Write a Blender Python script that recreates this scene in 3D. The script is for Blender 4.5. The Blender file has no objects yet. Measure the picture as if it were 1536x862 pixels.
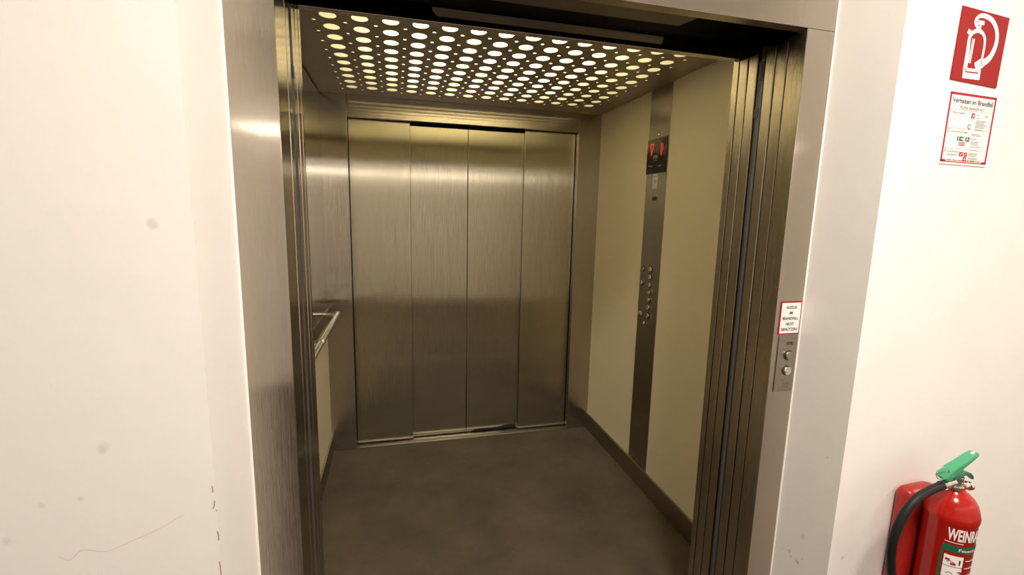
import bpy, bmesh, math, random
from mathutils import Vector, Matrix
random.seed(7)
scn = bpy.context.scene
COL = scn.collection
R = math.radians

# ------------------------------------------------------------------ dimensions (metres)
JL0, JL1, JR1, JR0 = -.5271, -.4295, .8759, .9688      # landing frame, outer and inner edges
HB = 2.054                                             # clear height of the landing opening
XL, XR, YB, ZC = -.62, 1.1603, 1.9101, 2.2229          # cabin
DL, DR = -.4672, 1.0019                                # rear opening
CF = .281                                              # inner face of the cabin front
CAM = Vector((-.20097, -1.09625, 1.54255))
WR = Vector((.9688, -.1844, 0)); WRA = R(3)            # right hall wall: corner and turn

# ------------------------------------------------------------------ helpers
def props(o, label=None, cat=None, group=None, kind=None):
    if label: o['label'] = label
    if cat: o['category'] = cat
    if group: o['group'] = group
    if kind: o['kind'] = kind
    return o
def empty(name, loc=(0, 0, 0), rz=0, parent=None):
    o = bpy.data.objects.new(name, None); COL.objects.link(o)
    o.location = loc; o.rotation_euler = (0, 0, rz); o.empty_display_size = .05
    if parent: o.parent = parent
    return o
def obj(name, bm, mat, parent=None, smooth=False, mats=None):
    me = bpy.data.meshes.new(name)
    bmesh.ops.recalc_face_normals(bm, faces=bm.faces[:])
    bm.to_mesh(me); bm.free()
    for m in (mats or [mat]): me.materials.append(m)
    if smooth and len(me.polygons) > 60:
        for p in me.polygons: p.use_smooth = True
        try: me.set_sharp_from_angle(angle=R(40))
        except Exception: pass
    o = bpy.data.objects.new(name, me); COL.objects.link(o)
    if parent: o.parent = parent
    return o
def box(bm, x0, x1, y0, y1, z0, z1, bev=0, seg=2, mi=0):
    vs = [bm.verts.new((x, y, z)) for z in (z0, z1) for y in (y0, y1) for x in (x0, x1)]
    F = [(0, 2, 3, 1), (4, 5, 7, 6), (0, 1, 5, 4), (2, 6, 7, 3), (0, 4, 6, 2), (1, 3, 7, 5)]
    fs = [bm.faces.new([vs[i] for i in f]) for f in F]
    for f in fs: f.material_index = mi
    if bev:
        es = list({e for f in fs for e in f.edges})
        r = bmesh.ops.bevel(bm, geom=es, offset=bev, segments=seg, profile=.5, affect='EDGES', clamp_overlap=True)
        for f in r['faces']: f.material_index = mi
    return vs
def bx(*a, **k):
    bm = bmesh.new(); box(bm, *a, **k); return bm
def prism(bm, pts, z0, z1, mi=0):
    """vertical prism over an XY outline"""
    a = [bm.verts.new((x, y, z0)) for x, y in pts]; b = [bm.verts.new((x, y, z1)) for x, y in pts]
    fs = [bm.faces.new(a[::-1]), bm.faces.new(b)]
    n = len(pts)
    for i in range(n): fs.append(bm.faces.new([a[i], a[(i+1) % n], b[(i+1) % n], b[i]]))
    for f in fs: f.material_index = mi
def lathe(bm, prof, c=(0, 0), n=40, axis='z', at=(0, 0, 0)):
    """prof: (radius, height) pairs"""
    rings = []
    for r, h in prof:
        ring = []
        for i in range(n):
            a = 2*math.pi*i/n; u, v = r*math.cos(a), r*math.sin(a)
            if axis == 'z': p = (u, v, h)
            elif axis == 'y': p = (u, h, v)
            else: p = (h, u, v)
            ring.append(bm.verts.new((p[0]+at[0], p[1]+at[1], p[2]+at[2])))
        rings.append(ring)
    for a, b in zip(rings, rings[1:]):
        for i in range(n): bm.faces.new([a[i], a[(i+1) % n], b[(i+1) % n], b[i]])
    bm.faces.new(rings[0][::-1]); bm.faces.new(rings[-1])
def smooth_path(pts, k=8):
    P = [Vector(p) for p in pts]; out = []
    for i in range(len(P)-1):
        p0 = P[max(i-1, 0)]; p1 = P[i]; p2 = P[i+1]; p3 = P[min(i+2, len(P)-1)]
        for j in range(k):
            t = j/k
            out.append(.5*((2*p1)+(p2-p0)*t+(2*p0-5*p1+4*p2-p3)*t*t+(3*p1-p0-3*p2+p3)*t*t*t))
    out.append(P[-1]); return out
def tube(bm, pts, r, n=14, closed=False):
    P = [Vector(p) for p in pts]; m = len(P); rs = r if isinstance(r, (list, tuple)) else [r]*m
    T = []
    for i in range(m):
        a = P[(i-1) % m] if closed else P[max(i-1, 0)]; b = P[(i+1) % m] if closed else P[min(i+1, m-1)]
        T.append((b-a).normalized())
    up = Vector((0, 0, 1)) if abs(T[0].z) < .9 else Vector((1, 0, 0))
    u = T[0].cross(up).normalized(); rings = []
    for i in range(m):
        u = (u - T[i]*u.dot(T[i])).normalized(); v = T[i].cross(u)
        rings.append([bm.verts.new(P[i]+rs[i]*(math.cos(2*math.pi*k/n)*u+math.sin(2*math.pi*k/n)*v)) for k in range(n)])
    for i in range(m if closed else m-1):
        a, b = rings[i], rings[(i+1) % m]
        for k in range(n): bm.faces.new([a[k], a[(k+1) % n], b[(k+1) % n], b[k]])
    if not closed:
        bm.faces.new(rings[0][::-1]); bm.faces.new(rings[-1])
# flat artwork on a surface: local x to the reader's right, z up, y into the wall
def plate(bm, x0, x1, z0, z1, y, th=.0006, mi=0, nx=1):
    for i in range(nx):
        a = x0+(x1-x0)*i/nx; b = x0+(x1-x0)*(i+1)/nx
        box(bm, a, b, y-th, y, z0, z1, mi=mi)
def stroke(bm, pts, w, y, th=.0006, mi=0):
    """flat ribbon through (x, z) points; w a width or list of widths"""
    P = [Vector((p[0], p[1])) for p in pts]; n = len(P); W = w if isinstance(w, (list, tuple)) else [w]*n
    L = []; Rr = []
    for i in range(n):
        t = (P[min(i+1, n-1)]-P[max(i-1, 0)]).normalized(); q = Vector((-t.y, t.x))
        L.append(P[i]+q*W[i]/2); Rr.append(P[i]-q*W[i]/2)
    poly = L+Rr[::-1]
    fr = [bm.verts.new((p.x, y-th, p.y)) for p in poly]; m = len(poly)
    bk = [bm.verts.new((p.x, y, p.y)) for p in poly]
    for i in range(n-1):
        f = bm.faces.new([fr[i], fr[i+1], fr[m-2-i], fr[m-1-i]]); f.material_index = mi
    for i in range(m):
        f = bm.faces.new([fr[i], fr[(i+1) % m], bk[(i+1) % m], bk[i]]); f.material_index = mi
def disc(bm, x, z, r, y, th, mi=0, n=24):
    a = [bm.verts.new((x+r*math.cos(2*math.pi*i/n), y-th, z+r*math.sin(2*math.pi*i/n))) for i in range(n)]
    b = [bm.verts.new((v.co.x, y, v.co.z)) for v in a]
    fs = [bm.faces.new(a)]+[bm.faces.new([a[i], a[(i+1) % n], b[(i+1) % n], b[i]]) for i in range(n)]
    for f in fs: f.material_index = mi
def text(bm, s, x, z, size, y, th=.0004, align='LEFT', width=None, bold=0, mi=0, shear=0):
    """letters of cap height `size`, standing in the xz plane; width squeezes the line to that length"""
    cu = bpy.data.curves.new('lettering', 'FONT'); cu.body = s; cu.size = 1; cu.offset = bold; cu.resolution_u = 3
    cu.shear = shear
    o = bpy.data.objects.new('lettering', cu); COL.objects.link(o)
    bpy.context.view_layer.update()
    dg = bpy.context.evaluated_depsgraph_get()
    me = bpy.data.meshes.new_from_object(o.evaluated_get(dg))
    bpy.data.objects.remove(o); bpy.data.curves.remove(cu)
    co = [v.co.copy() for v in me.vertices]
    if not co: return
    x0 = min(c.x for c in co); x1 = max(c.x for c in co)
    k = size/.70; kx = width/(x1-x0) if width else k; wd = (x1-x0)*kx
    sh = {'LEFT': 0, 'CENTER': -wd/2, 'RIGHT': -wd}[align]
    vs = [bm.verts.new((x+sh+(c.x-x0)*kx, y-th, z+c.y*k)) for c in co]
    for p in me.polygons:
        try:
            f = bm.faces.new([vs[i] for i in p.vertices]); f.material_index = mi
        except ValueError: pass
    bpy.data.meshes.remove(me)

# ------------------------------------------------------------------ materials
MATS = {}
def nodes(name):
    m = bpy.data.materials.new(name); m.use_nodes = True; nt = m.node_tree
    b = nt.nodes['Principled BSDF']; MATS[name] = m
    return m, nt, b
def mat(name, col, rough=.5, metal=0, spec=.5, coat=0, emit=None, es=0):
    m, nt, b = nodes(name)
    # a faint mottling keeps every surface procedural and stops it looking synthetic
    n = nt.nodes.new('ShaderNodeTexNoise'); n.inputs['Scale'].default_value = 35; n.inputs['Detail'].default_value = 3
    tc = nt.nodes.new('ShaderNodeTexCoord'); nt.links.new(tc.outputs['Object'], n.inputs['Vector'])
    mr = nt.nodes.new('ShaderNodeMapRange'); mr.inputs['To Min'].default_value = max(rough-.04, .02); mr.inputs['To Max'].default_value = min(rough+.04, 1)
    nt.links.new(n.outputs['Fac'], mr.inputs['Value']); nt.links.new(mr.outputs['Result'], b.inputs['Roughness'])
    b.inputs['Base Color'].default_value = (*col, 1); b.inputs['Metallic'].default_value = metal
    b.inputs['Specular IOR Level'].default_value = spec; b.inputs['Coat Weight'].default_value = coat
    if emit:
        b.inputs['Emission Color'].default_value = (*emit, 1); b.inputs['Emission Strength'].default_value = es
    return m
def steel(name, col, rough=.3, aniso=.75, bump=.03, dirt=.06):
    """vertically ground stainless steel"""
    m, nt, b = nodes(name); L = nt.links
    tc = nt.nodes.new('ShaderNodeTexCoord')
    mp = nt.nodes.new('ShaderNodeMapping'); mp.inputs['Scale'].default_value = (2500, 2500, 5)
    L.new(tc.outputs['Object'], mp.inputs['Vector'])
    n = nt.nodes.new('ShaderNodeTexNoise'); n.inputs['Scale'].default_value = 1; n.inputs['Detail'].default_value = 2
    L.new(mp.outputs['Vector'], n.inputs['Vector'])
    n2 = nt.nodes.new('ShaderNodeTexNoise'); n2.inputs['Scale'].default_value = 3.5; n2.inputs['Detail'].default_value = 4
    L.new(tc.outputs['Object'], n2.inputs['Vector'])
    mr = nt.nodes.new('ShaderNodeMapRange'); mr.inputs['To Min'].default_value = rough-dirt; mr.inputs['To Max'].default_value = rough+dirt
    L.new(n2.outputs['Fac'], mr.inputs['Value']); L.new(mr.outputs['Result'], b.inputs['Roughness'])
    bp = nt.nodes.new('ShaderNodeBump'); bp.inputs['Strength'].default_value = bump; bp.inputs['Distance'].default_value = .001
    L.new(n.outputs['Fac'], bp.inputs['Height']); L.new(bp.outputs['Normal'], b.inputs['Normal'])
    tg = nt.nodes.new('ShaderNodeTangent'); tg.direction_type = 'RADIAL'; tg.axis = 'Z'
    L.new(tg.outputs['Tangent'], b.inputs['Tangent'])
    b.inputs['Anisotropic'].default_value = aniso
    b.inputs['Base Color'].default_value = (*col, 1); b.inputs['Metallic'].default_value = 1
    return m
def plaster(name, col, spots=(), crack=None, scale=6):
    """painted plaster with faint unevenness; spots = ((x,y,z), radius, strength)"""
    m, nt, b = nodes(name); L = nt.links
    tc = nt.nodes.new('ShaderNodeTexCoord'); geo = nt.nodes.new('ShaderNodeNewGeometry')
    n = nt.nodes.new('ShaderNodeTexNoise'); n.inputs['Scale'].default_value = scale; n.inputs['Detail'].default_value = 5
    L.new(geo.outputs['Position'], n.inputs['Vector'])
    mr = nt.nodes.new('ShaderNodeMapRange'); mr.inputs['To Min'].default_value = .96; mr.inputs['To Max'].default_value = 1.03
    L.new(n.outputs['Fac'], mr.inputs['Value'])
    mx = nt.nodes.new('ShaderNodeMix'); mx.data_type = 'RGBA'; mx.blend_type = 'MULTIPLY'; mx.inputs['Factor'].default_value = 1
    mx.inputs['A'].default_value = (*col, 1)
    cmb = nt.nodes.new('ShaderNodeCombineColor')
    for i in range(3): L.new(mr.outputs['Result'], cmb.inputs[i])
    L.new(cmb.outputs['Color'], mx.inputs['B'])
    cur = mx.outputs['Result']
    nn = nt.nodes.new('ShaderNodeTexNoise'); nn.inputs['Scale'].default_value = 60; nn.inputs['Detail'].default_value = 3
    L.new(geo.outputs['Position'], nn.inputs['Vector'])
    for p, rad, st, dark in spots:
        vm = nt.nodes.new('ShaderNodeVectorMath'); vm.operation = 'DISTANCE'; vm.inputs[1].default_value = p
        L.new(geo.outputs['Position'], vm.inputs[0])
        ad = nt.nodes.new('ShaderNodeMath'); ad.operation = 'MULTIPLY_ADD'; ad.inputs[1].default_value = rad*1.6; L.new(nn.outputs['Fac'], ad.inputs[0])
        L.new(vm.outputs['Value'], ad.inputs[2])
        r2 = nt.nodes.new('ShaderNodeMapRange'); r2.inputs['From Min'].default_value = rad*1.1; r2.inputs['From Max'].default_value = rad*1.9
        r2.inputs['To Min'].default_value = st; r2.inputs['To Max'].default_value = 0
        L.new(ad.outputs['Value'], r2.inputs['Value'])
        m2 = nt.nodes.new('ShaderNodeMix'); m2.data_type = 'RGBA'; m2.inputs['B'].default_value = (*dark, 1)
        L.new(r2.outputs['Result'], m2.inputs['Factor']); L.new(cur, m2.inputs['A']); cur = m2.outputs['Result']
    L.new(cur, b.inputs['Base Color'])
    b.inputs['Roughness'].default_value = .75; b.inputs['Specular IOR Level'].default_value = .3
    bp = nt.nodes.new('ShaderNodeBump'); bp.inputs['Strength'].default_value = .12; bp.inputs['Distance'].default_value = .01
    n3 = nt.nodes.new('ShaderNodeTexNoise'); n3.inputs['Scale'].default_value = 14; n3.inputs['Detail'].default_value = 6
    L.new(geo.outputs['Position'], n3.inputs['Vector']); L.new(n3.outputs['Fac'], bp.inputs['Height']); L.new(bp.outputs['Normal'], b.inputs['Normal'])
    return m

STEEL = steel('brushed steel', (.49, .435, .37), .14, 1, .25, .02)
STEEL_D = steel('brushed steel doors', (.49, .445, .34), .17, 1, .4, .02)
STEEL_P = steel('satin steel plate', (.42, .38, .32), .30, .8)
CHROME = mat('polished chrome', (.82, .80, .76), .12, 1)
ALU = mat('aluminium sill', (.40, .37, .31), .4, 1)
DARKM = mat('dark painted metal', (.035, .032, .03), .5, .0)
BLACK = mat('black recess', (.008, .008, .008), .8)
BRONZE = mat('dull brown metal', (.16, .13, .10), .4, .6)
POST = mat('light curtain plastic', (.06, .05, .045), .5, .1)
SEAL = mat('black sticker', (.012, .01, .03), .4)
LAM = mat('cream laminate', (.88, .79, .58), .42)
CEIL = mat('dark lacquered ceiling sheet', (.42, .37, .29), .38, .6)
WHITE = mat('white plastic', (.82, .80, .76), .45)
PAPER = mat('white foil', (.86, .83, .80), .4)
REDF = mat('red sign foil', (.32, .014, .014), .65, spec=.15)
REDP = mat('red poster print', (.40, .02, .04), .6, spec=.15)
INK = mat('black ink', (.03, .025, .025), .5)
GREYINK = mat('grey print', (.22, .18, .16), .5)
GREENP = mat('green print', (.008, .12, .06), .55, spec=.2)
GLASSB = mat('black display glass', (.006, .006, .006), .12)
LED = mat('red indicator', (.3, .01, .01), .5, emit=(1, .05, .05), es=.55)
GREYLT = mat('pale grey print', (.45, .45, .40), .5)
YEL = mat('yellow button ring', (.55, .55, .08), .4)
RED = mat('red lacquered steel', (.40, .008, .004), .2, 0, .45, 0)
REDB = mat('red plastic mount', (.34, .014, .010), .35)
RUBBER = mat('black rubber hose', (.010, .010, .009), .5, spec=.3)
GREEN = mat('green lever plastic', (.06, .34, .17), .42)
DGREEN = mat('dark green lever', (.03, .17, .11), .4)
CAULK = mat('white sealant', (.85, .82, .78), .6)
# mirror
MIRR = mat('mirror glass', (.80, .82, .77), .02, 1)
MIRR.node_tree.nodes['Map Range'].inputs['To Min'].default_value = .01
MIRR.node_tree.nodes['Map Range'].inputs['To Max'].default_value = .03
# cabin floor covering
def floor_mat():
    m, nt, b = nodes('brown vinyl floor'); L = nt.links
    geo = nt.nodes.new('ShaderNodeNewGeometry')
    n = nt.nodes.new('ShaderNodeTexNoise'); n.inputs['Scale'].default_value = 3.2; n.inputs['Detail'].default_value = 8; n.inputs['Roughness'].default_value = .6
    L.new(geo.outputs['Position'], n.inputs['Vector'])
    cr = nt.nodes.new('ShaderNodeValToRGB'); e = cr.color_ramp.elements
    e[0].position = .33; e[0].color = (.062, .049, .034, 1); e[1].position = .68; e[1].color = (.115, .092, .064, 1)
    L.new(n.outputs['Fac'], cr.inputs['Fac'])
    v = nt.nodes.new('ShaderNodeTexNoise'); v.inputs['Scale'].default_value = 130; v.inputs['Detail'].default_value = 1
    L.new(geo.outputs['Position'], v.inputs['Vector'])
    c2 = nt.nodes.new('ShaderNodeValToRGB'); e = c2.color_ramp.elements
    e[0].position = .76; e[0].color = (0, 0, 0, 1); e[1].position = .80; e[1].color = (.5, .5, .5, 1)
    L.new(v.outputs['Fac'], c2.inputs['Fac'])
    mx = nt.nodes.new('ShaderNodeMix'); mx.data_type = 'RGBA'; mx.inputs['B'].default_value = (.35, .32, .27, 1)
    L.new(c2.outputs['Color'], mx.inputs['Factor']); L.new(cr.outputs['Color'], mx.inputs['A'])
    L.new(mx.outputs['Result'], b.inputs['Base Color'])
    b.inputs['Roughness'].default_value = .55; b.inputs['Specular IOR Level'].default_value = .3
    bp = nt.nodes.new('ShaderNodeBump'); bp.inputs['Strength'].default_value = .06; bp.inputs['Distance'].default_value = .003
    L.new(v.outputs['Fac'], bp.inputs['Height']); L.new(bp.outputs['Normal'], b.inputs['Normal'])
    return m
FLOOR = floor_mat()
HALLF = mat('hall floor tile', (.05, .034, .023), .5)
GREYM = (.45, .42, .38)
LWY = -.17                                             # plane of the left hall wall
def lw(x, z): return (-.201+(x+.201)*.9586, 1.5426+(z-1.5426)*.9586)
WALL = plaster('white hall plaster', (.87, .84, .80), spots=(
    ((lw(-.622, 1.513)[0], LWY, lw(-.622, 1.513)[1]), .010, .35, GREYM), ((lw(-.736, 1.097)[0], LWY, lw(-.736, 1.097)[1]), .012, .30, GREYM),
    ((lw(-.842, .995)[0], LWY, lw(-.842, .995)[1]), .006, .25, GREYM), ((lw(-.78, 1.0)[0], LWY, lw(-.78, 1.0)[1]), .005, .25, GREYM), ((lw(-.901, .934)[0], LWY, lw(-.901, .934)[1]), .009, .25, GREYM)))
WALLR = plaster('white hall plaster by lift', (.87, .84, .80), spots=(
    ((.9688, -.058, .535), .007, .5, (.35, .33, .32)), ((.9688, -.065, .522), .005, .6, (.3, .28, .28)), ((.9688, -.088, .523), .007, .6, (.3, .28, .28)), ((.9688, -.103, .543), .0025, .9, (.12, .12, .12)),
    ((.9688, -.097, .613), .010, .3, (.4, .38, .36)), ((.9688, -.139, .89), .002, .7, (.3, .28, .26)), ((1.02, -.181, .60), .008, .45, (.4, .38, .36))))
DIFF = mat('translucent diffuser', (.9, .88, .8), .5)
def diffuser():
    m = bpy.data.materials.new('opal diffuser'); m.use_nodes = True; nt = m.node_tree; nt.nodes.clear()
    out = nt.nodes.new('ShaderNodeOutputMaterial'); tr = nt.nodes.new('ShaderNodeBsdfTranslucent'); tr.inputs['Color'].default_value = (.95, .92, .80, 1)
    em = nt.nodes.new('ShaderNodeEmission'); em.inputs['Color'].default_value = (1, .91, .60, 1); em.inputs['Strength'].default_value = DIFF_E
    n = nt.nodes.new('ShaderNodeTexNoise'); n.inputs['Scale'].default_value = 2
    ad = nt.nodes.new('ShaderNodeAddShader')
    nt.links.new(tr.outputs[0], ad.inputs[0]); nt.links.new(em.outputs[0], ad.inputs[1]); nt.links.new(ad.outputs[0], out.inputs['Surface'])
    return m

# ------------------------------------------------------------------ light levels
DIFF_E = .12        # opal sheet over the cabin
TUBE_W = 43          # each tube above the sheet
TUBE_E = 9
CEIL_LAMP = 70
SIDE_LAMP = 34
EXPO = 0.0
OPAL = diffuser()
def struct(name, bm, m, parent=None, smooth=False):
    return props(obj(name, bm, m, parent, smooth), kind='structure')

# ------------------------------------------------------------------ the hall
HX0, HX1, HY0, HZ = -3.4, 4.2, -3.3, 2.95
struct('floor_hall', bx(HX0, HX1, HY0, .03, -.06, 0), HALLF)
struct('ceiling_hall', bx(HX0, HX1, HY0, .12, HZ, HZ+.1), WALL)
# wall left of the lift, with the side of the recess
bm = bmesh.new(); prism(bm, [(HX0, LWY), (-.5428, LWY), (JL0, .0), (JL0-.05, .0), (JL0-.08, LWY+.05), (HX0, LWY+.05)], 0, HZ)
wl = struct('wall_left', bm, WALL)
bmesh_edge = None
# wall right of the lift, turned three degrees
e = Vector((math.cos(WRA), math.sin(WRA), 0)); far = WR+e*3.4
bm = bmesh.new(); prism(bm, [(JR0, WR.y), (far.x, far.y), (far.x, far.y+.05), (JR0+.05, WR.y+.0526), (JR0+.05, 0), (JR0, 0)], 0, HZ)
struct('wall_right', bm, WALLR)
struct('wall_above', bx(JL0, JR0, -.2, .06, 2.42, HZ), WALL)
struct('wall_rear', bx(HX0, HX1, HY0-.1, HY0, 0, HZ), WALL)
struct('wall_side', bx(HX0-.1, HX0, HY0-.1, .06, 0, HZ), WALL)
struct('wall_end', bx(far.x-.1, far.x, HY0-.1, far.y, 0, HZ), WALL)
# a bead of sealant down each side of the steel frame
bm = bmesh.new(); tube(bm, [(JL0+.001, -.001, 0), (JL0+.001, -.001, 2.40)], .0028, 8); struct('trim_1', bm, CAULK, smooth=True)
bm = bmesh.new(); tube(bm, [(JR0-.001, -.001, 0), (JR0-.001, -.001, 2.40)], .0028, 8); struct('trim_2', bm, CAULK, smooth=True)

# chipped edge of the plaster corner and a hairline crack (real relief marks)
mat('wall crack', (.62, .56, .50), .9); mat('chipped plaster', (.40, .34, .26), .9)
cpts = [(-.827, .888), (-.81, .878), (-.793, .894), (-.779, .894), (-.766, .889), (-.749, .886), (-.728, .893), (-.71, .900), (-.677, .912), (-.647, .926), (-.614, .945)]
bm = bmesh.new(); stroke(bm, [(p.x, p.y) for p in smooth_path([(*lw(a, b), 0) for a, b in cpts], 3)], .0009, LWY-.0001, .0002)
obj('hairline_crack', bm, MATS['wall crack'], wl)
for k, q in enumerate(([(-.5625, .998), (-.5615, .990), (-.562, .984)], [(-.5600, .966), (-.5612, .955), (-.5640, .948)], [(-.5590, .945), (-.5575, .943)], [(-.5595, .898), (-.5580, .888), (-.5585, .878)], [(-.5600, .83), (-.5592, .80)])):
    bm = bmesh.new(); stroke(bm, [lw(*p) for p in q], .0022, LWY-.0001, .0003); obj('plaster_chip', bm, MATS['chipped plaster'], wl)

# ------------------------------------------------------------------ lift shaft behind the frame (black gaps)
struct('wall_shaft_left', bx(-1.02, -.98, .061, .30, -.1, 2.6), BLACK)
struct('wall_shaft_right', bx(1.50, 1.54, .11, .30, -.1, 2.6), BLACK)
struct('ceiling_shaft', bx(-1.02, 1.54, .034, .30, 2.42, 2.46), BLACK)
struct('floor_pit', bx(-.98, 1.5, .045, .27, -.10, -.06), BLACK)

# ------------------------------------------------------------------ steel surround of the landing opening
sur = empty('elevator_surround', (.22, 0, 0))
props(sur, 'brushed steel surround framing the open lift, with wide flat jambs and lintel', 'door frame')
def loc(bm, dx): bmesh.ops.translate(bm, verts=bm.verts[:], vec=(dx, 0, 0)); return bm
def part(name, bm, m, parent, smooth=False):
    """geometry given in world metres, made local to its parent empty"""
    px = parent; off = Vector((0, 0, 0)); 
    M = px.matrix_basis.copy(); q = px.parent
    while q is not None: M = q.matrix_basis @ M; q = q.parent
    bm.transform(M.inverted()); return obj(name, bm, m, parent, smooth)
part('jamb', bx(JL0, JL1, 0, .058, 0, HB, .0018), STEEL, sur, True)
part('jamb', bx(JR1, JR0, 0, .058, 0, HB, .0018), STEEL, sur, True)
bm = bmesh.new(); box(bm, JL0, JR0, 0, .034, HB+.0005, 2.42, .0015)
part('lintel', bm, STEEL, sur, True)
bm = bmesh.new(); prism(bm, [(JL1+.1, .034), (.565, .034), (.545, .093), (JL1+.1, .093)], HB+.001, HB+.02)
part('track_cover', bm, BRONZE, sur)
part('threshold', bx(JL1, JR1, .0585, .143, -.03, 0, .001), BRONZE, sur, True)

# sliding leaves, all parked open beside the opening
def leaf(x0, x1, y0, y1, z0, z1, label, group, m=STEEL):
    o = obj('sliding_door_leaf', loc(bx(x0, x1, y0, y1, z0, z1, .0022), -(x0+x1)/2), m, None, True)
    o.location = ((x0+x1)/2, 0, 0)
    return props(o, label, 'door', group)
for sx, side, word in ((JL1, -1, 'by the empty left jamb'), (JR1, 1, 'by the jamb with call buttons')):
    def X(a, b): return (sx+a, sx+b) if side > 0 else (sx-b, sx-a)
    g = 'landing door leaves parked open'
    leaf(*X(.0015, .33), .0625, .1015, .008, 2.046, 'edge of outermost open landing door leaf, '+word, g)
    leaf(*X(.0005, .33), .1055, .1415, .008, 2.046, 'edge of second open landing door leaf, '+word, g)
    g = 'cabin door leaves parked open'
    leaf(*X(.0015, .33), .1745, .2125, .008, 2.046, 'edge of open door leaf just behind sensor strip, '+word, g)
    leaf(*X(.0005, .33), .2160, .2520, .008, 2.046, 'edge of deepest open door leaf, '+word, g)
    # safety sensor strip between the two doors
    t = empty('light_curtain_strip', (sx+side*.012, .158, 0))
    props(t, 'slim dark door sensor strip '+word, 'door sensor', 'door sensor strips')
    bm = bmesh.new(); pts = []
    for k in range(9):
        a = math.pi*k/8; pts.append((sx+side*(.010-.012*math.sin(a)), .158-.0115*math.cos(a)))
    prism(bm, pts+[(sx+side*.03, .1695), (sx+side*.03, .1465)], .03, 2.015); part('housing', bm, POST, t, True)
    part('bracket', bx(*X(.006, .03), .150, .166, 2.015, 2.06, .001), STEEL_P, t)
    bm = bx(*X(-.0027, .004), .1500, .1660, 1.853, 1.881); part('sticker', bm, SEAL, t)

# cabin front: jambs, lintel and track cover of the cabin doors
cf = empty('cabin_front', (.22, CF, 0))
props(cf, 'steel inner front of the lift cabin around the near opening, with dark lintel overhead', 'door frame')
part('jamb', bx(XL-.02, JL1, .2555, CF, 0, ZC, .001), STEEL, cf, True)
part('jamb', bx(JR1, XR+.02, .2555, CF, 0, ZC, .001), STEEL, cf, True)
part('lintel', bx(JL1, JR1, .2555, CF, HB-.002, ZC, .001), STEEL, cf, True)
bm = bmesh.new(); prism(bm, [(-.10, .19), (-.085, .222), (.575, .222), (.555, .178), (-.10, .178)], HB+.0, HB+.004)
part('track_cover', bm, BRONZE, cf)
part('door_operator', bx(-.95, 1.4, .10, .25, 2.16, 2.40), DARKM, cf)
part('threshold', bx(JL1, JR1, .170, CF, -.03, 0, .001), BRONZE, cf, True)

# ------------------------------------------------------------------ cabin shell
struct('floor', bx(XL-.02, XR+.02, CF+.0005, 2.12, -.04, 0), FLOOR)
bm = bmesh.new(); box(bm, XR, XR+.02, CF, YB+.25, .10, ZC)
struct('wall_cabin_right', bm, LAM)
struct('wall_cabin_left', bx(XL-.02, XL, CF, YB+.25, .10, ZC), LAM)
# dark steel skirtings with a pale lip
def skirting(name, x0, x1):
    o = struct(name, bx(x0, x1, CF+.0005, YB-.0005, 0.0002, .1125, .001), STEEL_P)
    l = obj('lip', bx(x0, x1, CF+.0005, YB-.0005, .113, .1155), ALU, o)
    return o
skirting('baseboard_right', XR-.012, XR)
skirting('baseboard_left', XL, XL+.012)
# shadow joints of the laminate panels
# thin metal cover strip between mirror and ceiling comes with the mirror
# ceiling: lacquered sheet with the light cut-outs
def ceiling_sheet():
    cu = bpy.data.curves.new('sheet', 'CURVE'); cu.dimensions = '2D'; cu.fill_mode = 'BOTH'; cu.extrude = .0005
    def poly(pts):
        s = cu.splines.new('POLY'); s.points.add(len(pts)-1)
        for q, p in zip(s.points, pts): q.co = (p[0], p[1], 0, 1)
        s.use_cyclic_u = True
    poly([(XL, CF), (XR, CF), (XR, YB), (XL, YB)])
    p = .1071; tilt = -.018
    def circ(x, y, r, n):
        poly([(x+r*math.cos(2*math.pi*k/n), y+r*math.sin(2*math.pi*k/n)) for k in range(n)])
    for j in range(13):
        for i in range(14):
            x = -.418+i*p; circ(x, 1.7225-j*p+(x+.2)*tilt, .0292, 32)
    for j in range(14):
        for i in range(15):
            x = -.418-p/2+i*p; y = 1.7225+p/2-j*p+(x+.2)*tilt
            circ(x, y, .0068, 12)
    o = bpy.data.objects.new('sheet', cu); COL.objects.link(o); bpy.context.view_layer.update()
    me = bpy.data.meshes.new_from_object(o.evaluated_get(bpy.context.evaluated_depsgraph_get()))
    bpy.data.objects.remove(o); bpy.data.curves.remove(cu)
    me.name = 'perforated_sheet'; me.materials.clear(); me.materials.append(CEIL)
    return me
cl = empty('ceiling_light', (.27, 1.095, ZC))
props(cl, 'dark perforated cabin ceiling glowing through rows of large and small round holes', 'ceiling light')
sh = bpy.data.objects.new('perforated_sheet', ceiling_sheet()); COL.objects.link(sh); sh.parent = cl
sh.location = (-.27, -1.095, .0006)
part('diffuser', bx(XL+.03, XR-.03, CF+.03, YB-.03, ZC+.0018, ZC+.0045), OPAL, cl)
bm = bmesh.new(); box(bm, XL, XR, CF, YB, ZC+.10, ZC+.11)
for a in ((XL, XL+.01, CF, YB), (XR-.01, XR, CF, YB), (XL, XR, CF, CF+.01), (XL, XR, YB-.01, YB)): box(bm, a[0], a[1], a[2], a[3], ZC+.006, ZC+.10)
part('housing', bm, WHITE, cl)

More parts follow.
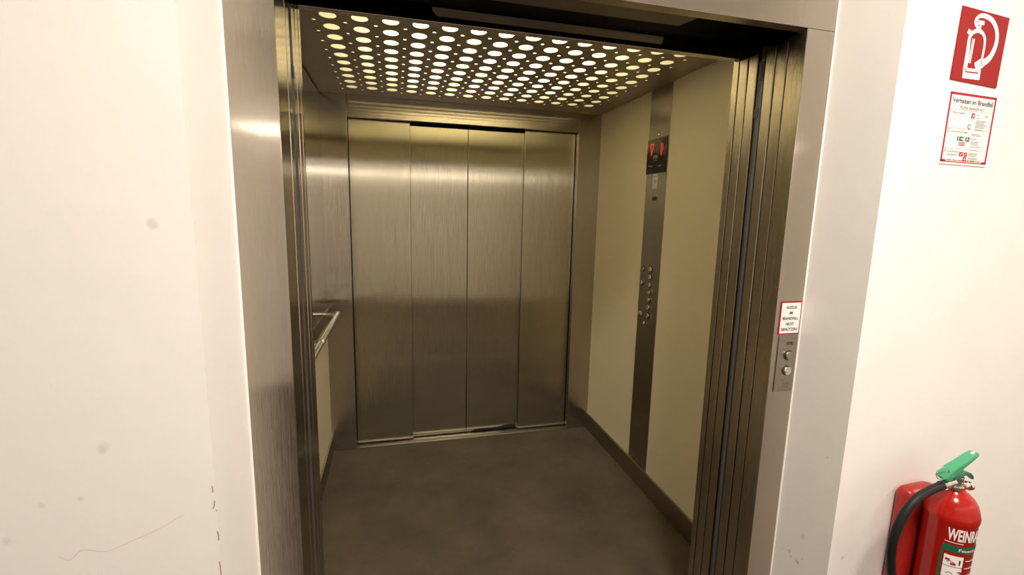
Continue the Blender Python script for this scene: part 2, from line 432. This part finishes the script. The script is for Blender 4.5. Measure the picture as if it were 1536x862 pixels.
# rear entrance: return panels, transom, sill
rs = empty('rear_entrance_surround', (.27, YB, 0))
props(rs, 'brushed steel surround of the closed rear doors, with side panels, transom and floor sill', 'door frame')
part('side_panel', bx(XL, DL, YB, YB+.045, 0, ZC, .0012), STEEL, rs, True)
part('side_panel', bx(DR, XR, YB, YB+.045, 0, ZC, .0012), STEEL, rs, True)
part('transom', bx(DL+.0008, DR-.0008, YB+.001, YB+.03, 2.1, ZC, .0012), STEEL, rs, True)
bm = bmesh.new()
box(bm, DL+.001, DR-.001, YB+.0015, YB+.030, .0002, .005, .001); box(bm, DL+.001, DR-.001, YB+.036, 2.10, .0002, .004, .001)
part('sill', bm, ALU, rs, True)
part('sill_groove', bx(DL+.001, DR-.001, YB+.030, YB+.036, .0002, .0012), BLACK, rs)
part('backing', bx(DL-.05, DR+.05, 2.035, 2.06, 0, ZC), BLACK, rs)
PLx, PCx, PRx = -.1011, .2684, .6426
g = 'closed rear door leaves'
def rleaf(x0, x1, y, z1, lab):
    o = obj('sliding_door_leaf', loc(bx(x0, x1, y, y+.018, .012, z1, .0022), -(x0+x1)/2), STEEL_D, None, True)
    o.location = ((x0+x1)/2, 0, 0); return props(o, lab, 'door', g)
rleaf(DL+.002, PLx, YB+.052, 2.101, 'closed rear door leaf beside the handrail, standing slightly proud')
rleaf(PLx-.03, PCx-.0012, YB+.078, 2.085, 'closed rear door leaf just left of the dark centre joint')
l3 = rleaf(PCx+.0012, PRx+.03, YB+.078, 2.085, 'closed rear door leaf just right of the centre joint, with black scuff at its foot')
rleaf(PRx, DR-.002, YB+.052, 2.101, 'closed rear door leaf nearest the button column, standing slightly proud')
# flat black wedge along the foot of the third leaf, taller to the right
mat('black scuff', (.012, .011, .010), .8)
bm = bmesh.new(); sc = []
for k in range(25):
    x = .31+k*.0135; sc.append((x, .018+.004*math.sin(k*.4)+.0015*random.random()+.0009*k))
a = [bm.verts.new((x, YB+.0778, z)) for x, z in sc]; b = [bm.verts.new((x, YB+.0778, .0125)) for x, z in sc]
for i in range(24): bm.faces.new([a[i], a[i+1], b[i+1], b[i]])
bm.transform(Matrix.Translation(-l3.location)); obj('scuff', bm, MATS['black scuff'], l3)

# mirror on the upper left wall
mr_ = empty('wall_mirror', (XL, 1.1, .857))
props(mr_, 'frameless mirror covering the upper cabin wall behind the handrail', 'mirror')
part('glass', bx(XL+.0005, XL+.006, CF+.004, YB-.001, .945, ZC-.012), MIRR, mr_)
part('edge_strip', bx(XL+.0005, XL+.009, CF+.004, YB-.03, ZC-.012, ZC-.006), ALU, mr_)
part('lower_strip', bx(XL+.0005, XL+.010, CF+.004, YB-.001, .937, .9445, .001), ALU, mr_)
struct('trim_3', bx(XL+.0003, XL+.004, CF+.004, YB-.001, .857, .9365), STEEL_P)
# handrail
hr = empty('handrail', (XL, 1.1, .957))
props(hr, 'tubular chrome handrail on the cabin wall below the mirror', 'handrail')
zr, xr = .957, -.532
bm = bmesh.new(); tube(bm, [(xr, .46, zr), (xr, 1.702, zr)], .0135, 20); part('rail', bm, CHROME, hr, True)
for y in (1.702, .46):
    bm = bmesh.new(); tube(bm, [(XL+.007, y, zr), (xr, y, zr)], .0125, 16)
    bmesh.ops.create_uvsphere(bm, u_segments=20, v_segments=12, radius=.0165, matrix=Matrix.Translation((xr, y, zr)))
    part('end_bracket', bm, CHROME, hr, True)
bm = bmesh.new(); tube(bm, [(XL+.007, 1.08, zr), (xr, 1.08, zr)], .0095, 14); lathe(bm, [(.017, 0), (.017, .016)], axis='y', at=(xr, 1.072, zr), n=24)
lathe(bm, [(.026, 0), (.026, .005)], axis='x', at=(XL+.0062, 1.08, zr), n=24)
part('bracket', bm, CHROME, hr, True)

# ------------------------------------------------------------------ control column on the right cabin wall
# local frame: x along -Y (reader's right), y into the wall (+X), z up
cc = empty('control_column', (XR, 1.176, 0), R(-90))
props(cc, 'full-height dark steel column on the cream wall with floor buttons and black display', 'control panel')
def fx(Y): return 1.176-Y
obj('faceplate', bx(fx(1.2753), fx(1.0769), -.003, .001, .1158, ZC-.001, .0008), STEEL_P, cc, True)
d = obj('display', bx(fx(1.272), fx(1.0845), -.010, -.0031, 1.782, 1.962, .0015), GLASSB, cc, True)
def tri_down(bm, x0, x1, z0, z1, y): 
    v = [bm.verts.new((a, y, b)) for a, b in ((x0, z1), (x1, z1), ((x0+x1)/2+.003, z0))]; bm.faces.new(v)
bm = bmesh.new(); yd = -.0104
xa = fx(1.242)
stroke(bm, [(xa+.004, 1.936), (xa+.018, 1.877)], .0075, yd, .0003); stroke(bm, [(xa+.033, 1.936), (xa+.019, 1.877)], .0075, yd, .0003); stroke(bm, [(xa, 1.936), (xa+.037, 1.936)], .008, yd, .0003)
obj('direction_arrow', bm, LED, d)
bm = bmesh.new(); xa = fx(1.132)
stroke(bm, [(xa, 1.935), (xa-.001, 1.89), (xa+.002, 1.868)], [.010, .009, .003], yd, .0003); stroke(bm, [(xa+.014, 1.930), (xa+.015, 1.90), (xa+.004, 1.868)], [.008, .009, .003], yd, .0003)
obj('floor_digit', bm, LED, d)
bm = bmesh.new(); text(bm, 'OTIS', fx(1.183), 1.860, .015, yd, bold=.03, align='CENTER', width=.046); plate(bm, fx(1.198), fx(1.168), 1.849, 1.8515, yd)
for q, (y0, y1, z) in enumerate(((1.247, 1.230, 1.822), (1.225, 1.208, 1.819), (1.150, 1.118, 1.815))): plate(bm, fx(y0), fx(y1), z, z+.006, yd)
obj('lettering', bm, GREYLT, d)
s = obj('sticker', bx(fx(1.206), fx(1.159), -.0036, -.0031, 1.702, 1.779), PAPER, cc)
bm = bmesh.new(); text(bm, '03', fx(1.1825), 1.732, .017, -.0038, bold=.02, align='CENTER', width=.024); plate(bm, fx(1.198), fx(1.167), 1.764, 1.767, -.0037); plate(bm, fx(1.192), fx(1.174), 1.714, 1.716, -.0037)
obj('lettering', bm, INK, s)
obj('engraved_plate', bx(fx(1.200), fx(1.152), -.0038, -.0031, 1.640, 1.660), DARKM, cc)
bm = bmesh.new(); lathe(bm, [(.009, -.003), (.009, -.006), (.006, -.009), (.001, -.010)], axis='y', at=(fx(1.174), 0, 1.978), n=20); obj('lamp_lens', bm, CHROME, cc, True)
def button(z, y, ring=None, key=False, r=.0135):
    bm = bmesh.new(); lathe(bm, [(r+.0045, -.003), (r+.0045, -.0045), (r+.001, -.0045)], axis='y', at=(fx(y), 0, z), n=28)
    b = obj('button', bm, ring or DARKM, cc, True)
    bm = bmesh.new(); lathe(bm, [(r, -.003), (r, -.0115), (r-.0025, -.0135), (.002, -.0125)], axis='y', at=(fx(y), 0, z), n=28)
    obj('button_cap', bm, CHROME, b, True)
    if key:
        bm = bmesh.new(); box(bm, fx(y)-.0015, fx(y)+.0015, -.0139, -.0125, z-.006, z+.006); obj('key_slot', bm, INK, b)
for z in (1.268, 1.226, 1.183, 1.143, 1.099, 1.057, 1.009): button(z, 1.160)
button(1.264, 1.238, None, True, .011); button(1.183, 1.248); button(1.008, 1.244, YEL, False, .009); button(.959, 1.192, None, True, .009)
bm = bmesh.new()
for a in ((1.268, 1.264), (1.260, 1.256)): pass
plate(bm, fx(1.2715), fx(1.2575), 1.000, 1.003, -.0031); plate(bm, fx(1.2715), fx(1.2575), 1.014, 1.017, -.0031); plate(bm, fx(1.2715), fx(1.2685), 1.0, 1.017, -.0031); plate(bm, fx(1.2605), fx(1.2575), 1.0, 1.017, -.0031)
obj('alarm_symbol', bm, YEL, cc)

# ------------------------------------------------------------------ call panel and notice on the right jamb
cp = empty('call_switch_panel', (.9295, -.0005, 1.12))
props(cp, 'flush steel call panel with two round buttons under the lift fire notice', 'call panel')
obj('faceplate', bx(-.034, .034, -.0022, .0003, -.085, .088, .0006), STEEL_P, cp, True)
for z, m2 in ((.028, STEEL_P), (-.0185, CHROME)):
    bm = bmesh.new(); lathe(bm, [(.0155, -.002), (.0155, -.0035), (.013, -.0035)], axis='y', at=(.004, 0, z), n=30); b = obj('button', bm, DARKM, cp, True)
    bm = bmesh.new(); lathe(bm, [(.0125, -.002), (.0125, -.0085), (.0105, -.010), (.001, -.010)], axis='y', at=(.004, 0, z), n=30); obj('button_cap', bm, m2, b, True)
bm = bmesh.new(); text(bm, 'OTIS', .005, .0605, .0085, -.0023, bold=.05, align='CENTER', width=.024)
obj('lettering', bm, INK, cp)
mat('etched steel', (.20, .17, .13), .5, .5)
bm = bmesh.new(); stroke(bm, [(-.010, -.0475), (-.006, -.051), (.001, -.046)], .0022, -.0023, .0002)
for k in range(4): plate(bm, -.006, .018, -.059-k*.0045, -.0565-k*.0045, -.0023, .0002)
for k in range(2): plate(bm, -.022, .028, -.0785-k*.005, -.0765-k*.005, -.0023, .0002)
obj('etched_text', bm, MATS['etched steel'], cp)
ns = empty('fire_notice', (.927, -.0005, 1.262))
props(ns, 'small white notice with red border and five printed lines on the steel jamb', 'sign')
bm = bx(-.0370, .0370, -.0012, .0003, -.050, .050); obj('border', bm, REDP, ns)
obj('sheet', bx(-.0338, .0338, -.0017, -.0012, -.0455, .0455), PAPER, ns)
bm = bmesh.new()
for k, (t, w) in enumerate((('AUFZUG', .038), ('IM', .011), ('BRANDFALL', .056), ('NICHT', .029), ('BENÜTZEN!', .056))):
    text(bm, t, 0, .028-k*.0165, .0085, -.0018, align='CENTER', width=w, bold=.02)
obj('lettering', bm, INK, ns)

# ------------------------------------------------------------------ signs on the right wall (local x along the wall)
def on_wall(name, s, z, o=0): 
    return empty(name, WR+e*s+Vector((math.sin(WRA), -math.cos(WRA), 0))*o+Vector((0, 0, z)), WRA)
sg = on_wall('fire_extinguisher_sign', .270, 1.9855)
props(sg, 'red square sign with white fire extinguisher pictogram high on the white wall', 'sign')
sg.rotation_euler[1] = R(1.5)
obj('board', bx(-.089, .089, -.003, -.0003, -.085, .085, .0004), REDF, sg)
TL, U, Vv = (262, 60), (456, 112), (-90, 743)
def pic(x, y):
    dx, dy = x-TL[0], y-TL[1]; det = U[0]*Vv[1]-U[1]*Vv[0]
    u = (dx*Vv[1]-dy*Vv[0])/det; v = (U[0]*dy-U[1]*dx)/det
    return (-.089+.178*u, .085-.17*v)
PX = .178/470
bm = bmesh.new(); y0 = -.0031
def st(pts, w, k=6, yy=y0):
    q = [pic(*p) for p in pts]
    if k > 1: q = [(p.x, p.y) for p in smooth_path([(a, b, 0) for a, b in q], k)]
    if isinstance(w, (list, tuple)):
        n = len(q); m = len(w)-1; w = [w[min(int(i/(n-1)*m), m-1)]*(1-(i/(n-1)*m-min(int(i/(n-1)*m), m-1)))+w[min(int(i/(n-1)*m), m-1)+1]*(i/(n-1)*m-min(int(i/(n-1)*m), m-1)) for i in range(n)]
        w = [a*PX for a in w]
    else: w = w*PX
    stroke(bm, q, w, yy, .0004)
st([(455, 655), (530, 600), (580, 500), (600, 390), (588, 290), (545, 205), (485, 165), (430, 158), (392, 190), (383, 230), (400, 270), (428, 288)], [46, 40, 36, 33, 32, 32, 30, 26, 24, 22, 20, 18])
st([(400, 690), (470, 640)], 62, 1)
st([(402, 226), (466, 232)], 26, 1); st([(433, 240), (424, 312)], 17, 1)
st([(300, 730), (318, 560), (330, 400), (345, 350), (375, 320), (412, 310), (448, 328), (474, 370), (482, 430), (474, 520), (458, 640)], [38, 34, 26, 26, 26, 26, 24, 22, 20, 19, 18])
st([(315, 312), (348, 345)], 30, 1)
st([(284, 742), (452, 770)], 66, 1)
st([(366, 392), (334, 640)], 8, 1); st([(380, 394), (348, 645)], 8, 1)
obj('pictogram', bm, PAPER, sg)
bm = bmesh.new(); st([(308, 732), (430, 750)], 7, 1, -.0037); obj('line', bm, REDF, sg)

po = on_wall('fire_instructions_poster', .2775, 1.7895)
props(po, 'white fire instructions poster with red border below the extinguisher sign', 'poster')
obj('sheet', bx(-.091, .091, -.0022, -.0003, -.0905, .0875), PAPER, po)
bm = bmesh.new(); Y1 = -.0023
for a in ((-.089, .089, .0795, .0855), (-.089, -.083, -.085, .0855), (.083, .089, -.085, .0855), (-.089, .089, -.085, -.0825), (-.089, -.070, -.085, -.079), (.070, .089, -.085, -.079)): plate(bm, a[0], a[1], a[2], a[3], Y1, .0002)
for k in range(6): plate(bm, -.066+k*.0225, -.048+k*.0225, -.0805, -.0785, Y1, .0002)
obj('border', bm, REDP, po)
bm = bmesh.new()
text(bm, 'Verhalten im Brandfall', 0, .061, .0115, Y1, align='CENTER', width=.155, bold=.012)
obj('heading', bm, INK, po)
for q, z in (('1', .035), ('2', -.011), ('3', -.0605)):
    bm = bmesh.new(); text(bm, q, -.080, z, .0095, Y1); obj('step_number', bm, INK, po)
bm = bmesh.new()
text(bm, 'Ruhe bewahren', 0, .047, .0095, Y1, align='CENTER', width=.088)
text(bm, 'Brand melden', -.070, .035, .0055, Y1, width=.046)
text(bm, 'In Sicherheit bringen', -.070, -.011, .0055, Y1, width=.068)
text(bm, 'Löschversuch', -.070, -.060, .005, Y1, width=.045); text(bm, 'unternehmen', -.070, -.068, .005, Y1, width=.042)
for z in (.0445, -.001, -.0515): plate(bm, -.080, .080, z, z+.0006, Y1, .0002)
random.seed(3)
for (x, z, n, w) in ((.022, .036, 1, .012), (.055, .036, 2, .012), (.022, .029, 1, .012), (.022, .022, 6, .048), (.022, .0, 1, .030), (.012, -.012, 2, .040), (.014, -.024, 1, .026), (.016, -.031, 3, .034), (.014, -.044, 1, .042), (.016, -.052, 1, .040), (.014, -.060, 3, .040), (.014, -.072, 3, .042)):
    for k in range(n): plate(bm, x, x+w*random.uniform(.7, 1), z-k*.0034, z-k*.0034+.0014, Y1, .0002)
obj('small_print', bm, GREYINK, po)
for x, z, w, h in ((.008, .033, .006, .007), (-.014, -.0635, .007, .0055), (.003, -.0635, .006, .0055), (.002, -.0755, .0065, .0055)):
    bm = bmesh.new(); plate(bm, x-w, x+w, z-h, z+h, Y1, .0002); obj('red_symbol', bm, REDP, po)
bm = bmesh.new()
for k in range(3): plate(bm, -.030, -.006, -.0425+k*.0035, -.0405+k*.0035, Y1, .0002)
obj('assembly_point_symbol', bm, REDP, po)
bm = bmesh.new()
for x in (-.022, .001): plate(bm, x-.008, x+.008, -.031, -.020, Y1, .0002)
plate(bm, -.0385, -.0355, -.031, -.020, Y1, .0002); plate(bm, -.034, -.0325, -.031, -.020, Y1, .0002)
obj('green_symbols', bm, GREENP, po)
bm = bmesh.new(); Y2 = -.0026
stroke(bm, [(-.026, -.0255), (-.018, -.0255)], .0025, Y2, .0002); stroke(bm, [(-.020, -.0225), (-.016, -.0255), (-.020, -.0285)], .002, Y2, .0002)
stroke(bm, [(-.004, -.029), (.0, -.024), (-.003, -.0215)], .002, Y2, .0002); stroke(bm, [(.0, -.024), (.006, -.0275)], .002, Y2, .0002)
obj('escape_mark', bm, PAPER, po); bm = bmesh.new(); disc(bm, .008, .034, .0025, Y2, .0002); stroke(bm, [(.005, .028), (.011, .028)], .002, Y2, .0002)
disc(bm, .0025, -.0755, .0028, Y2, .0002)
stroke(bm, [(-.016, -.067), (-.013, -.060)], .002, Y2, .0002); stroke(bm, [(.002, -.067), (.002, -.061), (.006, -.061)], .0015, Y2, .0002)
obj('white_marks', bm, PAPER, po)
bm = bmesh.new(); disc(bm, .0, .006, .0062, Y1, .0002); obj('round_symbol', bm, INK, po)
bm = bmesh.new(); disc(bm, .0, .006, .0042, Y2, .0002); stroke(bm, [(-.005, .013), (.005, .013)], .001, Y1, .0002); obj('round_symbol_centre', bm, PAPER, po)

# ------------------------------------------------------------------ fire extinguisher
SX, SO, RB = .273, .110, .055
mt = on_wall('extinguisher_mount', .273, 0)
props(mt, 'red rounded wall mount behind the fire extinguisher', 'wall mount')
obj('housing', bx(-.063, .063, -.052, -.0005, .30, .808, .0258, 8), REDB, mt, True)
fe = on_wall('fire_extinguisher', SX, .30, SO)
props(fe, 'red fire extinguisher with green lever and black hose on the white wall', 'fire extinguisher')
H = .30   # local z = world z - H
bm = bmesh.new()
lathe(bm, [(.045, 0), (.052, .004), (RB, .014), (RB, .466), (RB+.0012, .469), (RB+.0022, .474), (RB+.0022, .484), (RB+.0005, .490), (.0535, .500), (.049, .514), (.041, .527), (.030, .538), (.020, .545), (.018, .552), (.017, .556)], n=64)
cyl = obj('cylinder', bm, RED, fe, True)
# wrapped printing
def wrap(bm, rr):
    for v in bm.verts:
        ph = R(65)-v.co.x/RB; r = RB+rr-v.co.y
        v.co = Vector((-math.sin(ph)*r, -math.cos(ph)*r, v.co.z))
    return bm
def band(bm, x0, x1, z0, z1, y=0): 
    n = max(1, int((x1-x0)/.004)); plate(bm, x0, x1, z0, z1, y, .0003, nx=n)
bm = bmesh.new(); band(bm, -.004, .150, .394, .412); band(bm, -.006, -.001, .14, .394); obj('green_band', wrap(bm, .0003), GREENP, fe)
bm = bmesh.new(); text(bm, 'WEINRA', .001, .428, .031, 0, bold=.03, width=.074)
text(bm, 'Feuerlöscher', .028, .3985, .0085, -.0004, width=.075, bold=.01)
obj('lettering', wrap(bm, .0005), WHITE, fe)
bm = bmesh.new()
for k in range(3): b2 = bmesh.new(); band(b2, .002, .042, .353-k*.0325, .3835-k*.0325); obj('instruction_step', wrap(b2, .0004), PAPER, fe)
band(bm, -.002, .036, .4195, .4210)
for k in range(5): band(bm, .048, .048+.05, .372-k*.021, .3735-k*.021)
obj('small_print', wrap(bm, .0004), PAPER, fe)
bm = bmesh.new()
for k in range(3):
    z = .360-k*.0325; text(bm, str(k+1), .033, z, .014, -.0003, bold=.03)
    stroke(bm, [(.008+.002*k, z+.004), (.016, z+.008), (.024, z+.004)], .0016, -.0003, .0002)
obj('step_numbers', wrap(bm, .0006), INK, fe)
for a in ((.005, .014, .368, .374), (.016, .027, .357, .3635), (.008, .020, .294, .299)):
    bm = bmesh.new(); plate(bm, a[0], a[1], a[2], a[3], -.0003, .0002, nx=3); obj('step_drawing', wrap(bm, .0006), REDP, fe)
# valve
vx = -.022
bm = bmesh.new(); lathe(bm, [(.019, .552), (.019, .558), (.014, .560), (.014, .572), (.0165, .574), (.0165, .584), (.011, .586), (.011, .594)], n=28, at=(vx*.35, 0, 0))
lathe(bm, [(.0085, -.052), (.0085, -.038), (.011, -.036), (.011, -.020), (.008, -.018), (.008, .0)], axis='x', at=(-.006, -.004, .571), n=20)
lathe(bm, [(.010, .012), (.012, .014), (.012, .027), (.009, .029)], axis='x', at=(-.002, -.006, .556), n=24)
part_v = obj('valve', bm, CHROME, fe, True)
bm = bmesh.new(); lathe(bm, [(.0105, .0), (.0115, .003), (.0115, .008), (.010, .009)], axis='x', at=(.028, -.010, .554), n=28); obj('pressure_gauge', bm, CHROME, fe, True)
# levers
def lever(name, pts, ws, th, m, hole=False):
    bm = bmesh.new(); P = [Vector((p[0], 0, p[1])) for p in pts]; up = []; dn = []
    for i, p in enumerate(P):
        t = (P[min(i+1, len(P)-1)]-P[max(i-1, 0)]).normalized(); n = Vector((-t.z, 0, t.x))
        up.append((p+n*th[i]/2, ws[i])); dn.append((p-n*th[i]/2, ws[i]))
    rows = []
    for (a, w), (b, _) in zip(up, dn):
        rows.append([bm.verts.new(a+Vector((0, -w/2, 0))), bm.verts.new(a+Vector((0, w/2, 0))), bm.verts.new(b+Vector((0, w/2, 0))), bm.verts.new(b+Vector((0, -w/2, 0)))])
    for r0, r1 in zip(rows, rows[1:]):
        for k in range(4): bm.faces.new([r0[k], r0[(k+1) % 4], r1[(k+1) % 4], r1[k]])
    bm.faces.new(rows[0][::-1]); bm.faces.new(rows[-1])
    bmesh.ops.bevel(bm, geom=bm.edges[:], offset=.0016, segments=2, affect='EDGES', clamp_overlap=True)
    bmesh.ops.translate(bm, verts=bm.verts[:], vec=(0, -.004, 0))
    return obj(name, bm, m, fe, True)
lu = lever('upper_lever', [(-.066, .586), (-.058, .597), (-.040, .610), (-.010, .622), (.022, .636), (.041, .644), (.048, .643)], [.024, .027, .027, .026, .025, .022, .012], [.018, .022, .018, .013, .010, .008, .006], GREEN)
bm = bmesh.new(); bmesh.ops.create_uvsphere(bm, u_segments=20, v_segments=10, radius=.0065); bmesh.ops.scale(bm, vec=(1.3, .9, .5), verts=bm.verts[:]); bmesh.ops.rotate(bm, cent=(0, 0, 0), matrix=Matrix.Rotation(R(-15), 3, 'Y'), verts=bm.verts[:]); bmesh.ops.translate(bm, verts=bm.verts[:], vec=(.036, -.004, .6438))
obj('hanging_eye', bm, PAPER, lu, True)
lever('lower_lever', [(-.040, .588), (-.015, .590), (.010, .594), (.030, .588), (.042, .578), (.050, .570)], [.020, .020, .019, .017, .014, .010], [.012, .010, .008, .007, .008, .006], DGREEN)
bm = bmesh.new(); rg = [(-.080+.017*math.cos(2*math.pi*k/28), -.008-.004*math.cos(2*math.pi*k/28), .606+.017*math.sin(2*math.pi*k/28)) for k in range(28)]
tube(bm, rg, .0012, 8, closed=True); obj('pin_ring', bm, CHROME, fe, True)
bm = bmesh.new(); tube(bm, [(-.052, -.020, .596), (-.052, .012, .596)], .0028, 10); obj('safety_pin', bm, CHROME, fe, True)
# hose
hp = smooth_path([(-.052, -.004, .570), (-.075, -.006, .569), (-.115, -.008, .565), (-.160, -.008, .550), (-.191, -.006, .520), (-.209, -.004, .480), (-.216, -.002, .430), (-.208, 0, .375), (-.185, .004, .315), (-.150, .006, .255), (-.118, .006, .190), (-.098, .004, .120), (-.090, .002, .06)], 8)
bm = bmesh.new(); tube(bm, hp, .0105, 18); obj('hose', bm, RUBBER, fe, True)
bm = bmesh.new(); tube(bm, [(-.046, -.004, .570), (-.060, -.005, .570), (-.072, -.0055, .5695)], [.0118, .0125, .0118], 20); obj('hose_ferrule', bm, CHROME, fe, True)
bm = bmesh.new(); tube(bm, [(-.090, .002, .075), (-.086, 0, .02), (-.082, 0, -.01)], [.0125, .0125, .010], 18); obj('nozzle', bm, RUBBER, fe, True)

# ------------------------------------------------------------------ lamps
def area(name, loc_, rot, sx, sy, w, col, parent=None):
    l = bpy.data.lights.new(name, 'AREA'); l.shape = 'RECTANGLE'; l.size = sx; l.size_y = sy; l.energy = w; l.color = col
    o = bpy.data.objects.new(name, l); COL.objects.link(o); o.location = loc_; o.rotation_euler = rot
    if parent: o.parent = parent
    return o
LC = (1, .90, .62)
for y in (.75, 1.05, 1.35):
    area('cabin_tube', (.24, y, ZC+.075), (0, 0, 0), .55, .05, TUBE_W, LC)
HC = (1.0, .915, .81)
TUBE = mat('lamp tube', (.9, .9, .9), .5, emit=HC, es=TUBE_E)
for i, (x, lab) in enumerate(((-1.35, 'tube lamp on the hall wall across from the lift, at its left end'), (.30, 'tube lamp on the hall wall straight across from the lift'), (1.95, 'tube lamp on the hall wall across from the extinguisher'), (3.6, 'tube lamp at the far end of the hall wall, past the extinguisher'))):
    t = empty('wall_lamp', (x, HY0, 2.2)); props(t, lab, 'lamp', 'wall lamps across the hall')
    obj('base', bx(-.62, .62, 0, .05, -.04, .04, .004), WHITE, t)
    bm = bmesh.new(); lathe(bm, [(.030, -.58), (.030, .58)], axis='x', at=(0, .085, 0), n=28); obj('tube', bm, TUBE, t, True)
for x, y, pw, lab in ((.4, -1.25, CEIL_LAMP, 'round white ceiling lamp in front of the lift'), (3.2, -1.2, SIDE_LAMP, 'round white ceiling lamp further along the hall, past the extinguisher')):
    t = empty('ceiling_lamp', (x, y, HZ)); props(t, lab, 'lamp', 'round ceiling lamps in the hall')
    bm = bmesh.new(); lathe(bm, [(.28, 0), (.28, -.03), (.24, -.06), (.02, -.07)], n=40); obj('shade', bm, WHITE, t, True)
    la = area('ceiling_lamp_light', (x, y, HZ-.08), (0, 0, 0), .5, .5, pw, HC); la.data.shape = 'DISK'

w = bpy.data.worlds.new('World'); scn.world = w; w.use_nodes = True
w.node_tree.nodes['Background'].inputs['Color'].default_value = (.9, .8, .7, 1); w.node_tree.nodes['Background'].inputs['Strength'].default_value = .01

# ------------------------------------------------------------------ camera
cd = bpy.data.cameras.new('camera'); co = bpy.data.objects.new('camera', cd); COL.objects.link(co)
cd.sensor_width = 36; cd.sensor_fit = 'HORIZONTAL'; cd.lens = 693.8665*36/1536; cd.clip_start = .01
r = Vector((.96978195, -.24297639, .0220326)); u = Vector((.01620636, .15426428, .9878967)); f = Vector((.24343441, .95768732, -.15354048))
M = Matrix((( r.x, u.x, -f.x, CAM.x), (r.y, u.y, -f.y, CAM.y), (r.z, u.z, -f.z, CAM.z), (0, 0, 0, 1)))
co.matrix_world = M
scn.camera = co
scn.view_settings.view_transform = 'Standard'; scn.view_settings.look = 'None'
scn.view_settings.exposure = EXPO; scn.view_settings.gamma = 1; scn.view_settings.use_curve_mapping = False
scn.cycles.use_denoising = True
scn.cycles.max_bounces = 12; scn.cycles.diffuse_bounces = 6; scn.cycles.glossy_bounces = 8; scn.cycles.transmission_bounces = 6
scn.cycles.sample_clamp_indirect = 6
